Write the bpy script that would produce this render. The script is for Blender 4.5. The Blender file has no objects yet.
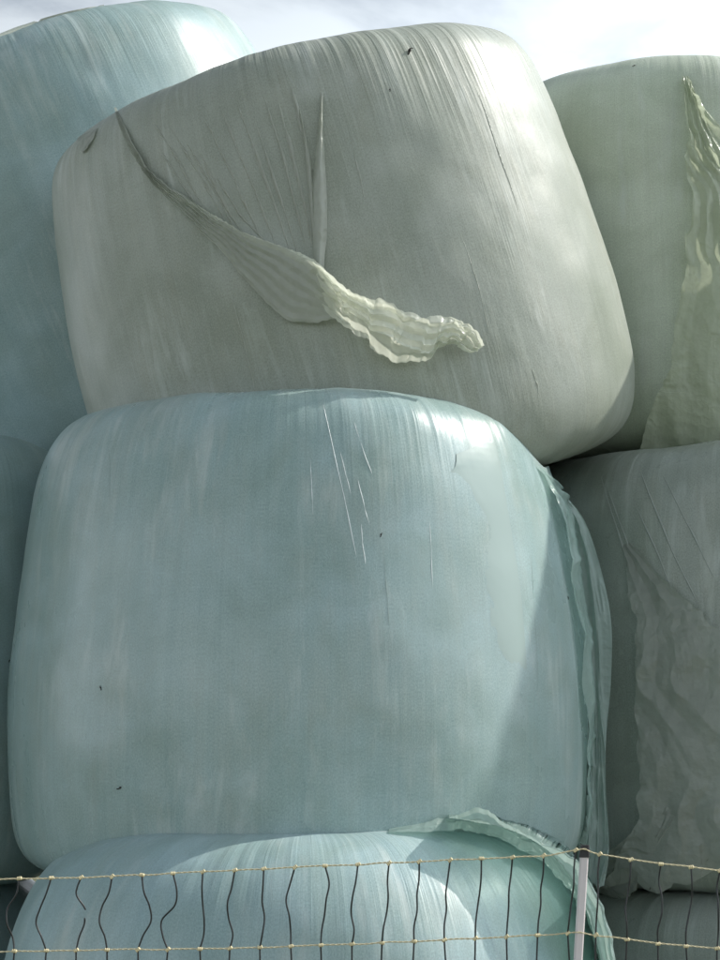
import bpy, math, random
import numpy as np
from mathutils import Vector, Matrix, Euler
from mathutils.bvhtree import BVHTree

scene = bpy.context.scene
C = scene.collection
PI = math.pi

# ------------------------------------------------------------------ camera
FPX = 1800.0                       # focal length in pixels of a 720 x 960 frame
EYE = Vector((0.0, 0.0, 1.5))
PITCH = math.atan(240.0 / FPX)
cam_data = bpy.data.cameras.new('camera')
cam_data.sensor_fit = 'VERTICAL'
cam_data.sensor_height = 36.0
cam_data.lens = 36.0 * FPX / 960.0
cam_data.clip_start = 0.05
cam_data.clip_end = 2000.0
cam = bpy.data.objects.new('camera', cam_data)
C.objects.link(cam)
cam.location = EYE
cam.rotation_euler = (PI / 2 + PITCH, 0, 0)
scene.camera = cam

# ------------------------------------------------------------------ light
SUN_AZ = math.radians(72)          # from +Y towards +X
SUN_EL = math.radians(40)
SUN_STRENGTH = 4.3
SKY_STRENGTH = 0.07
sun_dir = Vector((math.sin(SUN_AZ) * math.cos(SUN_EL), math.cos(SUN_AZ) * math.cos(SUN_EL), math.sin(SUN_EL)))
sun_data = bpy.data.lights.new('sun', 'SUN')
sun_data.energy = SUN_STRENGTH
sun_data.angle = math.radians(0.6)
sun_data.color = (1.0, 0.955, 0.88)
sun = bpy.data.objects.new('sun', sun_data)
C.objects.link(sun)
sun.rotation_euler = (-sun_dir).to_track_quat('-Z', 'Y').to_euler()
sun.location = sun_dir * 30

world = bpy.data.worlds.new('World')
scene.world = world
world.use_nodes = True
wt = world.node_tree
wt.nodes.clear()
w_out = wt.nodes.new('ShaderNodeOutputWorld')
w_bg = wt.nodes.new('ShaderNodeBackground')
w_bg.inputs['Strength'].default_value = SKY_STRENGTH
w_sky = wt.nodes.new('ShaderNodeTexSky')
w_sky.sky_type = 'NISHITA'
w_sky.sun_disc = False
w_sky.sun_elevation = SUN_EL
w_sky.sun_rotation = SUN_AZ
w_sky.air_density = 1.0
w_sky.dust_density = 1.2
w_sky.ozone_density = 1.0
# thin broken cloud over the whole sky, laid out on a flat layer overhead
w_tc = wt.nodes.new('ShaderNodeTexCoord')
w_sep = wt.nodes.new('ShaderNodeSeparateXYZ')
w_add = wt.nodes.new('ShaderNodeMath'); w_add.operation = 'MAXIMUM'; w_add.inputs[1].default_value = 0.03
w_add2 = wt.nodes.new('ShaderNodeMath'); w_add2.operation = 'ADD'; w_add2.inputs[1].default_value = 0.12
w_comb = wt.nodes.new('ShaderNodeCombineXYZ')
w_div = wt.nodes.new('ShaderNodeVectorMath'); w_div.operation = 'DIVIDE'
w_map = wt.nodes.new('ShaderNodeMapping'); w_map.inputs['Location'].default_value = (1.35, 0.4, 0.0)
w_noise = wt.nodes.new('ShaderNodeTexNoise')
w_noise.inputs['Scale'].default_value = 1.5
w_noise.inputs['Detail'].default_value = 7.0
w_noise.inputs['Roughness'].default_value = 0.55
w_noise.inputs['Distortion'].default_value = 0.35
w_ramp = wt.nodes.new('ShaderNodeMapRange')
w_ramp.interpolation_type = 'SMOOTHSTEP'
w_ramp.inputs['From Min'].default_value = 0.44
w_ramp.inputs['From Max'].default_value = 0.60
w_ramp.inputs['To Min'].default_value = 0.42
w_ramp.inputs['To Max'].default_value = 1.0
w_mix = wt.nodes.new('ShaderNodeMixRGB')
w_bw = wt.nodes.new('ShaderNodeRGBToBW')
w_pow = wt.nodes.new('ShaderNodeMath'); w_pow.operation = 'POWER'; w_pow.inputs[1].default_value = 2.0   # thin cloud scatters forward: brighter towards the sun
w_min = wt.nodes.new('ShaderNodeMath'); w_min.operation = 'MINIMUM'; w_min.inputs[1].default_value = 22.0
w_cl = wt.nodes.new('ShaderNodeMixRGB'); w_cl.blend_type = 'MULTIPLY'; w_cl.inputs['Fac'].default_value = 1.0
w_cl.inputs['Color2'].default_value = (1.8, 1.98, 2.14, 1)
L = wt.links.new
L(w_tc.outputs['Generated'], w_sep.inputs[0])
L(w_sep.outputs['Z'], w_add.inputs[0])
L(w_add.outputs[0], w_add2.inputs[0])
for i in range(3):
    L(w_add2.outputs[0], w_comb.inputs[i])
L(w_tc.outputs['Generated'], w_div.inputs[0])
L(w_comb.outputs[0], w_div.inputs[1])
L(w_div.outputs[0], w_map.inputs['Vector'])
L(w_map.outputs[0], w_noise.inputs['Vector'])
L(w_noise.outputs['Fac'], w_ramp.inputs['Value'])
L(w_ramp.outputs[0], w_mix.inputs['Fac'])
L(w_sky.outputs[0], w_mix.inputs['Color1'])
L(w_sky.outputs[0], w_bw.inputs[0])
L(w_bw.outputs[0], w_pow.inputs[0])
L(w_pow.outputs[0], w_min.inputs[0])
L(w_min.outputs[0], w_cl.inputs['Color1'])
L(w_cl.outputs[0], w_mix.inputs['Color2'])
L(w_mix.outputs[0], w_bg.inputs['Color'])
L(w_bg.outputs[0], w_out.inputs['Surface'])

vs = scene.view_settings
vs.view_transform = 'Standard'
vs.look = 'None'
vs.gamma = 1.0
vs.exposure = -0.02
vs.use_curve_mapping = False

# ------------------------------------------------------------------ helpers
_F = Vector((0, math.cos(PITCH), math.sin(PITCH)))
_U = Vector((0, -math.sin(PITCH), math.cos(PITCH)))
_R = Vector((1, 0, 0))


def ray(px, py):
    return (_F * FPX + _R * (px - 360.0) + _U * (480.0 - py)).normalized()


def at(px, py, Y):
    d = ray(px, py)
    return EYE + d * (Y / d.y)


def hash3(ix, iy, iz, seed):
    n = (ix.astype(np.int64) * 374761393 + iy.astype(np.int64) * 668265263 + iz.astype(np.int64) * 2147483647 + seed * 1274126177) & 0xFFFFFFFF
    n = ((n ^ (n >> 13)) * 1274126177) & 0xFFFFFFFF
    n = ((n ^ (n >> 16)) * 2246822519) & 0xFFFFFFFF
    n = n ^ (n >> 15)
    return (n & 0xFFFFFF) / float(0xFFFFFF) * 2 - 1


def noise3(P, seed=0):
    """smooth value noise in -1..1 for an (N,3) array"""
    i = np.floor(P)
    f = P - i
    f = f * f * f * (f * (f * 6 - 15) + 10)
    x, y, z = i[:, 0], i[:, 1], i[:, 2]
    fx, fy, fz = f[:, 0], f[:, 1], f[:, 2]
    def c(a, b, d):
        return hash3(x + a, y + b, z + d, seed)
    x00 = c(0, 0, 0) * (1 - fx) + c(1, 0, 0) * fx
    x10 = c(0, 1, 0) * (1 - fx) + c(1, 1, 0) * fx
    x01 = c(0, 0, 1) * (1 - fx) + c(1, 0, 1) * fx
    x11 = c(0, 1, 1) * (1 - fx) + c(1, 1, 1) * fx
    return (x00 * (1 - fy) + x10 * fy) * (1 - fz) + (x01 * (1 - fy) + x11 * fy) * fz


def fbm(P, seed=0, octaves=3):
    v = 0
    a = 1.0
    for o in range(octaves):
        v = v + a * noise3(P * (2.03 ** o) + 7.3 * o, seed + o * 17)
        a *= 0.5
    return v


def crumple(P, seed, freq, octaves=3):
    """creased plastic: folded triangle waves in random directions"""
    rng = np.random.RandomState(seed)
    h = np.zeros(len(P))
    for o in range(octaves):
        f = freq * 1.9 ** o
        w = np.stack([noise3(P * f * 0.45 + 3.1, seed + 5 + o), noise3(P * f * 0.45 + 9.7, seed + 31 + o), noise3(P * f * 0.45 + 21.4, seed + 77 + o)], 1)
        for k in range(3):
            d = rng.normal(size=3)
            d /= np.linalg.norm(d)
            x = P @ d * f + (w @ d) * 1.1 + rng.rand()
            t = np.abs(x - np.floor(x) - 0.5) * 2 - 0.5
            m = 0.5 + 0.5 * noise3(P * f * 0.6 + k * 5.5, seed + 100 + k + o * 9)
            h += t * m / 1.75 ** o
    return h


def link(o, parent=None):
    C.objects.link(o)
    if parent is not None:
        o.parent = parent
    return o


def tag(o, label=None, cat=None, group=None, kind=None):
    if label: o['label'] = label
    if cat: o['category'] = cat
    if group: o['group'] = group
    if kind: o['kind'] = kind
    return o


def grid_mesh(name, V, nu, nv, wrap_u, UV=None, mat=None, cap=False):
    """V: (nu*nv,3), index i*nv + j"""
    nq = nu if wrap_u else nu - 1
    ii, jj = np.meshgrid(np.arange(nq), np.arange(nv - 1), indexing='ij')
    i2 = (ii + 1) % nu
    F = np.stack([ii * nv + jj, i2 * nv + jj, i2 * nv + jj + 1, ii * nv + jj + 1], -1).reshape(-1, 4)
    me = bpy.data.meshes.new(name)
    me.vertices.add(len(V))
    me.vertices.foreach_set('co', np.ascontiguousarray(V, dtype=np.float32).ravel())
    caps = []
    if cap:
        caps = [[i * nv for i in range(nu)][::-1], [i * nv + nv - 1 for i in range(nu)]]
    nl = F.size + sum(len(c) for c in caps)
    me.loops.add(nl)
    idx = np.concatenate([F.ravel()] + [np.array(c) for c in caps]) if caps else F.ravel()
    me.loops.foreach_set('vertex_index', idx.astype(np.int32))
    starts = list(range(0, F.size, 4))
    p = F.size
    for c in caps:
        starts.append(p)
        p += len(c)
    me.polygons.add(len(starts))
    me.polygons.foreach_set('loop_start', np.array(starts, dtype=np.int32))
    me.polygons.foreach_set('use_smooth', np.ones(len(starts), dtype=bool))
    if UV is not None:
        U_, W_ = UV                      # u per column (nq+1), v per row
        lay = me.uv_layers.new(name='wrap')
        a = np.stack([np.stack([U_[ii], W_[jj]], -1), np.stack([U_[ii + 1], W_[jj]], -1),
                      np.stack([U_[ii + 1], W_[jj + 1]], -1), np.stack([U_[ii], W_[jj + 1]], -1)], 2).reshape(-1, 2)
        full = np.zeros((nl, 2), dtype=np.float32)
        full[:len(a)] = a
        lay.data.foreach_set('uv', full.ravel())
    me.update(calc_edges=True)
    me.validate()
    if mat: me.materials.append(mat)
    return me


def catmull(rows, n):
    """rows: (k,d) control values -> (n,d) smooth samples"""
    R = np.asarray(rows, dtype=float)
    k = len(R)
    out = []
    for t in np.linspace(0, k - 1, n):
        i = min(int(t), k - 2)
        f = t - i
        p0, p1, p2, p3 = R[max(i - 1, 0)], R[i], R[i + 1], R[min(i + 2, k - 1)]
        out.append(0.5 * ((2 * p1) + (-p0 + p2) * f + (2 * p0 - 5 * p1 + 4 * p2 - p3) * f * f + (-p0 + 3 * p1 - 3 * p2 + p3) * f ** 3))
    return np.array(out)


# ------------------------------------------------------------------ materials
def nodes(name):
    m = bpy.data.materials.new(name)
    m.use_nodes = True
    t = m.node_tree
    t.nodes.clear()
    out = t.nodes.new('ShaderNodeOutputMaterial')
    return m, t, out


def film_material(name, col, col2, rough=0.33, streak=1.0, seed=0.0, dirt=0.25, spec=0.5):
    """stretch film drawn tight over a bale: fine ridges run along the wrap"""
    m, t, out = nodes(name)
    N = t.nodes.new
    K = t.links.new
    bs = N('ShaderNodeBsdfPrincipled')
    uv = N('ShaderNodeUVMap'); uv.uv_map = 'wrap'
    def noise(sx, sy, detail=2.0, rough_=0.5, off=0.0, dist=0.0):
        mp = N('ShaderNodeMapping')
        mp.inputs['Scale'].default_value = (sx, sy, 1)
        mp.inputs['Location'].default_value = (seed * 3.7 + off, seed * 1.9 + off * 2, seed)
        K(uv.outputs[0], mp.inputs['Vector'])
        nz = N('ShaderNodeTexNoise')
        nz.inputs['Scale'].default_value = 1.0
        nz.inputs['Detail'].default_value = detail
        nz.inputs['Roughness'].default_value = rough_
        nz.inputs['Distortion'].default_value = dist
        K(mp.outputs[0], nz.inputs['Vector'])
        return nz.outputs['Fac']
    def mr(v, a, b, c, d):
        q = N('ShaderNodeMapRange')
        q.inputs['From Min'].default_value = a; q.inputs['From Max'].default_value = b
        q.inputs['To Min'].default_value = c; q.inputs['To Max'].default_value = d
        K(v, q.inputs['Value'])
        return q.outputs[0]
    def mul(a, b):
        q = N('ShaderNodeMath'); q.operation = 'MULTIPLY'
        for i, v in enumerate((a, b)):
            if isinstance(v, (int, float)): q.inputs[i].default_value = v
            else: K(v, q.inputs[i])
        return q.outputs[0]
    def add(a, b):
        q = N('ShaderNodeMath'); q.operation = 'ADD'
        for i, v in enumerate((a, b)):
            if isinstance(v, (int, float)): q.inputs[i].default_value = v
            else: K(v, q.inputs[i])
        return q.outputs[0]
    fine = noise(150, 1.6, 2.0)
    mid = noise(42, 1.1, 3.0, off=4.0)
    wide = noise(9, 0.5, 2.0, off=9.0)
    patch = noise(3.2, 2.0, 5.0, 0.6, off=14.0, dist=0.2)
    smear = noise(14, 4, 6.0, 0.65, off=21.0, dist=0.3)
    # colour: layers of film overlap in long bands, with thin dust in smears
    mixc = N('ShaderNodeMixRGB')
    mixc.inputs['Color1'].default_value = (*col, 1)
    mixc.inputs['Color2'].default_value = (*col2, 1)
    K(mr(add(mul(wide, 0.30), add(mul(smear, 0.45), mul(mid, 0.25))), 0.38, 0.64, 0, 1), mixc.inputs['Fac'])
    grain = noise(300, 190, 2.0, 0.7, off=40.0)
    scuff = noise(22, 3.0, 6.0, 0.7, off=51.0, dist=0.8)
    dirtc = N('ShaderNodeMixRGB')
    dirtc.inputs['Color2'].default_value = (0.30, 0.29, 0.23, 1)
    K(mixc.outputs[0], dirtc.inputs['Color1'])
    K(mr(mul(patch, smear), 0.22, 0.42, 0.0, dirt), dirtc.inputs['Fac'])
    lite = N('ShaderNodeMixRGB'); lite.blend_type = 'MULTIPLY'; lite.inputs['Fac'].default_value = 1.0
    K(dirtc.outputs[0], lite.inputs['Color1'])
    K(mr(fine, 0.3, 0.7, 0.97, 1.03), lite.inputs['Color2'])
    gr = N('ShaderNodeMixRGB'); gr.blend_type = 'MULTIPLY'; gr.inputs['Fac'].default_value = 1.0
    K(lite.outputs[0], gr.inputs['Color1'])
    K(mr(grain, 0.3, 0.7, 0.84, 1.16), gr.inputs['Color2'])
    sc = N('ShaderNodeMixRGB')                     # pale scuffs where the film has rubbed
    sc.inputs['Color2'].default_value = (0.60, 0.64, 0.62, 1)
    K(gr.outputs[0], sc.inputs['Color1'])
    K(mr(mul(scuff, patch), 0.28, 0.42, 0.0, 0.38), sc.inputs['Fac'])
    cloudy = noise(4.5, 5.0, 5.0, 0.6, off=63.0, dist=0.4)   # soft mottling of the forage behind the film
    ml = N('ShaderNodeMixRGB'); ml.blend_type = 'MULTIPLY'; ml.inputs['Fac'].default_value = 1.0
    mc = N('ShaderNodeMixRGB')
    mc.inputs['Color1'].default_value = (0.88, 0.90, 0.85, 1); mc.inputs['Color2'].default_value = (1.10, 1.10, 1.10, 1)
    K(mr(cloudy, 0.34, 0.66, 0.0, 1.0), mc.inputs['Fac'])
    K(sc.outputs[0], ml.inputs['Color1']); K(mc.outputs[0], ml.inputs['Color2'])
    K(ml.outputs[0], bs.inputs['Base Color'])
    bs.subsurface_method = 'RANDOM_WALK'
    bs.inputs['Subsurface Weight'].default_value = 0.22
    bs.inputs['Subsurface Radius'].default_value = (0.9, 1.0, 0.85)
    bs.inputs['Subsurface Scale'].default_value = 0.03
    K(mr(patch, 0.3, 0.7, rough - 0.07, rough + 0.12), bs.inputs['Roughness'])
    bs.inputs['IOR'].default_value = 1.5
    bs.inputs['Specular IOR Level'].default_value = spec
    # relief
    gate = mr(patch, 0.45, 0.68, 0.06, 1.0)
    ra = N('ShaderNodeAttribute'); ra.attribute_name = 'ridge'
    tress = noise(26, 0.8, 3.0, off=31.0)
    gath = mul(ra.outputs['Fac'], mr(tress, 0.40, 0.62, 0.0, 1.0))
    gate = add(gate, mul(gath, 1.5))
    h = add(mul(mul(fine, gate), 0.0012 * streak), add(mul(mul(mid, gate), 0.0026 * streak), mul(smear, 0.0012)))
    bp = N('ShaderNodeBump')
    bp.inputs['Strength'].default_value = 0.55
    bp.inputs['Distance'].default_value = 1.0
    K(h, bp.inputs['Height'])
    K(bp.outputs[0], bs.inputs['Normal'])
    K(bs.outputs[0], out.inputs['Surface'])
    return m


def loose_film_material(name, col, transl=0.4, clear=0.0, rough=0.28):
    """torn film hanging free: thin, lets light through"""
    m, t, out = nodes(name)
    N = t.nodes.new
    K = t.links.new
    bs = N('ShaderNodeBsdfPrincipled')
    tc = N('ShaderNodeTexCoord')
    nz = N('ShaderNodeTexNoise')
    nz.inputs['Scale'].default_value = 38.0
    nz.inputs['Detail'].default_value = 5.0
    nz.inputs['Roughness'].default_value = 0.6
    K(tc.outputs['Object'], nz.inputs['Vector'])
    cr = N('ShaderNodeMixRGB')
    cr.inputs['Color1'].default_value = (*[c * 0.86 for c in col], 1)
    cr.inputs['Color2'].default_value = (*[min(1, c * 1.1) for c in col], 1)
    K(nz.outputs['Fac'], cr.inputs['Fac'])
    K(cr.outputs[0], bs.inputs['Base Color'])
    bs.inputs['Roughness'].default_value = rough
    bp = N('ShaderNodeBump')
    bp.inputs['Strength'].default_value = 0.6
    bp.inputs['Distance'].default_value = 0.010
    wv = N('ShaderNodeVectorMath'); wv.operation = 'MULTIPLY_ADD'      # crinkles: angular cells, bent a little
    wv.inputs[1].default_value = (0.02, 0.02, 0.02)
    K(nz.outputs['Color'], wv.inputs[0]); K(tc.outputs['Object'], wv.inputs[2])
    hs = None
    for sc_, wt_ in ((34.0, 0.55), (85.0, 0.25)):
        vo = N('ShaderNodeTexVoronoi'); vo.inputs['Scale'].default_value = sc_
        K(wv.outputs[0], vo.inputs['Vector'])
        mm = N('ShaderNodeMath'); mm.operation = 'MULTIPLY_ADD'; mm.inputs[1].default_value = wt_
        K(vo.outputs['Distance'], mm.inputs[0])
        if hs is None: mm.inputs[2].default_value = 0.0
        else: K(hs, mm.inputs[2])
        hs = mm.outputs[0]
    K(hs, bp.inputs['Height'])
    K(bp.outputs[0], bs.inputs['Normal'])
    tr = N('ShaderNodeBsdfTranslucent')
    K(cr.outputs[0], tr.inputs['Color'])
    mx = N('ShaderNodeMixShader'); mx.inputs[0].default_value = transl
    K(bs.outputs[0], mx.inputs[1]); K(tr.outputs[0], mx.inputs[2])
    last = mx
    if clear > 0:
        tp = N('ShaderNodeBsdfTransparent')
        tp.inputs['Color'].default_value = (*[min(1, c * 1.5) for c in col], 1)
        m2 = N('ShaderNodeMixShader'); m2.inputs[0].default_value = clear
        K(mx.outputs[0], m2.inputs[1]); K(tp.outputs[0], m2.inputs[2])
        last = m2
    K(last.outputs[0], out.inputs['Surface'])
    return m


def plain_material(name, col, rough=0.5, var=0.15, scale=60.0, metallic=0.0):
    m, t, out = nodes(name)
    N = t.nodes.new
    K = t.links.new
    bs = N('ShaderNodeBsdfPrincipled')
    tc = N('ShaderNodeTexCoord')
    nz = N('ShaderNodeTexNoise'); nz.inputs['Scale'].default_value = scale; nz.inputs['Detail'].default_value = 4
    K(tc.outputs['Object'], nz.inputs['Vector'])
    cr = N('ShaderNodeMixRGB')
    cr.inputs['Color1'].default_value = (*[c * (1 - var) for c in col], 1)
    cr.inputs['Color2'].default_value = (*[min(1, c * (1 + var)) for c in col], 1)
    K(nz.outputs['Fac'], cr.inputs['Fac'])
    K(cr.outputs[0], bs.inputs['Base Color'])
    bs.inputs['Roughness'].default_value = rough
    bs.inputs['Metallic'].default_value = metallic
    K(bs.outputs[0], out.inputs['Surface'])
    return m


FILM = dict(
    centre=film_material('film_blue_green', (0.285, 0.385, 0.385), (0.345, 0.44, 0.435), 0.27, 0.7, 1.0, 0.22),
    lower=film_material('film_pale_blue', (0.30, 0.41, 0.425), (0.36, 0.47, 0.475), 0.36, 0.7, 2.0, 0.12),
    tilted=film_material('film_grey_green', (0.30, 0.325, 0.285), (0.355, 0.38, 0.335), 0.42, 1.7, 3.0, 0.3, spec=0.36),
    teal=film_material('film_teal', (0.26, 0.355, 0.36), (0.315, 0.41, 0.41), 0.42, 0.7, 4.0, 0.12, spec=0.36),
    green=film_material('film_green', (0.49, 0.545, 0.445), (0.55, 0.60, 0.50), 0.31, 0.8, 5.0, 0.2),
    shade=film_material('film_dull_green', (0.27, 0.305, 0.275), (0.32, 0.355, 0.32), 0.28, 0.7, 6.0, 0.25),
)
LOOSE = dict(
    cream=loose_film_material('loose_film_cream', (0.84, 0.86, 0.75), 0.5, 0.2, 0.14),
    flap=loose_film_material('loose_film_grey', (0.56, 0.585, 0.515), 0.42, 0.06, 0.25),
    green=loose_film_material('loose_film_green', (0.50, 0.62, 0.58), 0.45, 0.22, 0.16),
    olive=loose_film_material('loose_film_olive', (0.56, 0.61, 0.47), 0.45, 0.05, 0.22),
    clear=loose_film_material('loose_film_clear', (0.47, 0.50, 0.45), 0.28, 0.35, 0.12),
)

# ------------------------------------------------------------------ ground
def ground_material():
    m, t, out = nodes('meadow_ground')
    N = t.nodes.new
    K = t.links.new
    bs = N('ShaderNodeBsdfPrincipled')
    tc = N('ShaderNodeTexCoord')
    n1 = N('ShaderNodeTexNoise'); n1.inputs['Scale'].default_value = 0.6; n1.inputs['Detail'].default_value = 8
    n2 = N('ShaderNodeTexNoise'); n2.inputs['Scale'].default_value = 25; n2.inputs['Detail'].default_value = 6
    K(tc.outputs['Object'], n1.inputs['Vector']); K(tc.outputs['Object'], n2.inputs['Vector'])
    a = N('ShaderNodeMixRGB'); a.inputs['Color1'].default_value = (0.05, 0.075, 0.025, 1); a.inputs['Color2'].default_value = (0.19, 0.165, 0.09, 1)
    K(n1.outputs['Fac'], a.inputs['Fac'])
    b = N('ShaderNodeMixRGB'); b.blend_type = 'OVERLAY'; b.inputs['Fac'].default_value = 0.6
    K(a.outputs[0], b.inputs['Color1']); K(n2.outputs['Fac'], b.inputs['Color2'])
    K(b.outputs[0], bs.inputs['Base Color'])
    bs.inputs['Roughness'].default_value = 0.95
    bp = N('ShaderNodeBump'); bp.inputs['Strength'].default_value = 0.8; bp.inputs['Distance'].default_value = 0.04
    K(n2.outputs['Fac'], bp.inputs['Height']); K(bp.outputs[0], bs.inputs['Normal'])
    K(bs.outputs[0], out.inputs['Surface'])
    return m

gn = 121
gx = np.sign(np.linspace(-1, 1, gn)) * np.abs(np.linspace(-1, 1, gn)) ** 3 * 600
GX, GY = np.meshgrid(gx, gx, indexing='ij')
GV = np.stack([GX.ravel(), GY.ravel(), np.zeros(gn * gn)], 1)
dist = np.hypot(GV[:, 0], GV[:, 1] - 4)
GV[:, 2] = 0.03 * noise3(GV * np.array([0.5, 0.5, 1]), 3) * np.clip((dist - 3.0) / 3, 0, 1)
g_me = grid_mesh('ground', GV, gn, gn, False, mat=ground_material())
g_me.flip_normals()
tag(link(bpy.data.objects.new('ground', g_me)), kind='structure')


# ------------------------------------------------------------------ bales
PROFILE = dict(   # (radius, height) of the outline from the top centre down to the base centre
    square=[(0, 1), (.4, 1), (.68, .995), (.82, .965), (.91, .88), (.955, .73), (.98, .45), (1, 0), (.99, -.4), (.97, -.74), (.94, -.90), (.86, -.975), (.7, -1), (.4, -1), (0, -1)],
    tilted=[(0, 1), (.4, 1), (.70, .995), (.835, .97), (.915, .89), (.955, .73), (.98, .45), (1, 0), (.99, -.4), (.965, -.70), (.91, -.87), (.82, -.96), (.66, -1), (.4, -1), (0, -1)],
    centre=[(0, 1), (.4, 1), (.60, .995), (.76, .968), (.85, .885), (.90, .74), (.94, .52), (.97, .25), (.995, -.05), (1, -.35), (.99, -.68), (.965, -.87), (.89, -.97), (.7, -1), (.4, -1), (0, -1)],
    lower=[(0, 1), (.4, 1), (.6, .985), (.74, .93), (.84, .83), (.91, .67), (.965, .4), (1, 0), (.99, -.4), (.97, -.74), (.93, -.90), (.85, -.975), (.7, -1), (.4, -1), (0, -1)],
    round=[(0, 1), (.35, .99), (.58, .95), (.74, .88), (.86, .74), (.94, .5), (.985, .2), (1, -.1), (.99, -.5), (.97, -.78), (.93, -.91), (.85, -.975), (.7, -1), (.4, -1), (0, -1)],
)


class Bale:
    def __init__(self, px, Y, z0, R, H, prof='square', roll=0.0, lean=0.0, taper=0.0, lump=0.014, seed=1, film='centre', nu=420, nv=260, press=None, yaw=0.0, x=None, c=None, avoid=None):
        """px: column of the axis, Y: depth of the axis, z0: base height; roll tilts it in the picture plane, lean tilts it away"""
        self.R, self.H, self.prof, self.taper, self.lump, self.seed = R, H, prof, taper, lump, seed
        self.press = press or []
        self.avoid = avoid or []
        rot = Euler((lean, -roll, yaw), 'XYZ').to_matrix()
        if c is not None:                       # centre as a pixel at depth Y
            base = at(c[0], c[1], Y) - rot @ Vector((0, 0, H / 2))
        else:
            X = x if x is not None else (px - 360.0) * Y * math.sqrt(1 + 0) / FPX
            base = Vector((X, Y, z0))
        self.M = Matrix.Translation(base) @ rot.to_4x4()
        self.Minv = self.M.inverted()
        self.film, self.nu, self.nv = film, nu, nv
        V, _, _ = self.points(200, 140)
        Fc = []
        for i in range(200):
            a, b = i * 140, ((i + 1) % 200) * 140
            for j in range(139):
                Fc.append((a + j, b + j, b + j + 1, a + j + 1))
        W = V @ np.array(self.M.to_3x3()).T + np.array(self.M.translation)
        self.bvh = BVHTree.FromPolygons(W.tolist(), Fc)

    def points(self, nu, nv):
        h = self.H / 2
        S = catmull(PROFILE[self.prof][::-1], 3001)
        for _ in range(3):
            S[1:-1] = np.apply_along_axis(lambda c: np.convolve(np.pad(c, 60, mode='edge'), np.ones(121) / 121, 'valid'), 0, S)[1:-1]
        r = self.R * np.maximum(S[:, 0], 0)
        z = h * S[:, 1]
        arc = np.concatenate([[0], np.cumsum(np.hypot(np.diff(r), np.diff(z)))])
        q = np.linspace(0, arc[-1], nv)
        r = np.interp(q, arc, r)
        z = np.interp(q, arc, z)
        r = np.maximum(r, 0.003)
        dr, dz = np.gradient(r), np.gradient(z)
        ln = np.hypot(dr, dz)
        nr, nz = dz / ln, -dr / ln
        ph = np.linspace(-PI, PI, nu + 1)
        th = ph - 0.5 * np.sin(ph)              # finer towards the front
        T, _ = np.meshgrid(th[:-1], r, indexing='ij')
        Rr = np.broadcast_to(r * (1 - self.taper * z / h), T.shape)
        Z = np.broadcast_to(z, T.shape)
        P = np.stack([Rr * np.sin(T), -Rr * np.cos(T), Z + h], -1).reshape(-1, 3)
        Nn = np.stack([np.broadcast_to(nr, T.shape) * np.sin(T), -np.broadcast_to(nr, T.shape) * np.cos(T), np.broadcast_to(nz, T.shape)], -1).reshape(-1, 3)
        d = self.lump * fbm(P * 2.3 + self.seed * 11.7, self.seed, 3)
        # the shoulders, where the film is drawn together, are ridged
        rr = np.hypot(P[:, 0], P[:, 1]) / self.R
        edge = np.clip(1 - np.abs(np.hypot(np.maximum(rr - 0.55, 0) / 0.45, np.maximum(np.abs(P[:, 2] - h) / h - 0.5, 0) / 0.5) - 1) * 2.2, 0, 1)
        edge = edge * np.clip((np.abs(P[:, 2] - h) / h - 0.62) / 0.3, 0, 1) * np.clip((rr - 0.5) / 0.3, 0, 1)
        Tf = T.reshape(-1)
        Q = np.stack([np.sin(Tf) * 9, np.cos(Tf) * 9, P[:, 2] * 1.2], 1)
        d = d + edge * (0.008 * noise3(Q * 0.45, self.seed + 3) + 0.0035 * np.abs(noise3(Q * 1.7, self.seed + 4)) * (0.5 + 0.5 * noise3(Q * 0.3, self.seed + 6)))
        P = P + Nn * d[:, None]
        for other, gap in self.press:           # flattened where another bale bears on it
            Mo = np.array(other.Minv @ self.M)
            Lp = P @ Mo[:3, :3].T + Mo[:3, 3]
            rad = np.hypot(Lp[:, 0], Lp[:, 1])
            inside = np.clip((other.R * 1.0 - rad) / 0.12, 0, 1)
            push = np.maximum(Lp[:, 2] + gap, 0) * inside
            Lp[:, 2] -= push
            Mi = np.array(self.Minv @ other.M)
            P2 = Lp @ Mi[:3, :3].T + Mi[:3, 3]
            w = np.where(P[:, 2] > h, np.clip((P[:, 1] + 0.40) / 0.2, 0, 1), 0.0)
            P = P + (P2 - P) * w[:, None]
        for other in self.avoid:                # dented where its neighbour leans against it
            Mo = np.array(other.Minv @ self.M)
            Lp = P @ Mo[:3, :3].T + Mo[:3, 3]
            rad = np.hypot(Lp[:, 0], Lp[:, 1])
            lim = other.R * 0.99
            near = (Lp[:, 2] > -0.1) & (Lp[:, 2] < other.H + 0.05) & (rad < lim)
            k = np.where(near, lim / np.maximum(rad, 1e-6), 1.0)
            Lp[:, :2] *= k[:, None]
            Mi = np.array(self.Minv @ other.M)
            P = Lp @ Mi[:3, :3].T + Mi[:3, 3]
        return P, th * self.R, q

    def build(self, label, group='wrapped silage bales in the stack'):
        e = bpy.data.objects.new('silage_bale', None)
        e.empty_display_size = 0.2
        link(e)
        e.matrix_world = self.M
        tag(e, label, 'silage bale', group)
        V, u, v = self.points(self.nu, self.nv)
        me = grid_mesh('film_wrap', V, self.nu, self.nv, True, (u, v), FILM[self.film], cap=True)
        zz = V[:, 2] / self.H                   # how close to the top shoulder: the film is gathered there
        at_ = me.attributes.new('ridge', 'FLOAT', 'POINT')
        at_.data.foreach_set('value', (np.clip((zz - 0.62) / 0.36, 0, 1) ** 1.6).astype(np.float32))
        link(bpy.data.objects.new('film_wrap', me), e)
        self.e = e
        return e

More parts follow.
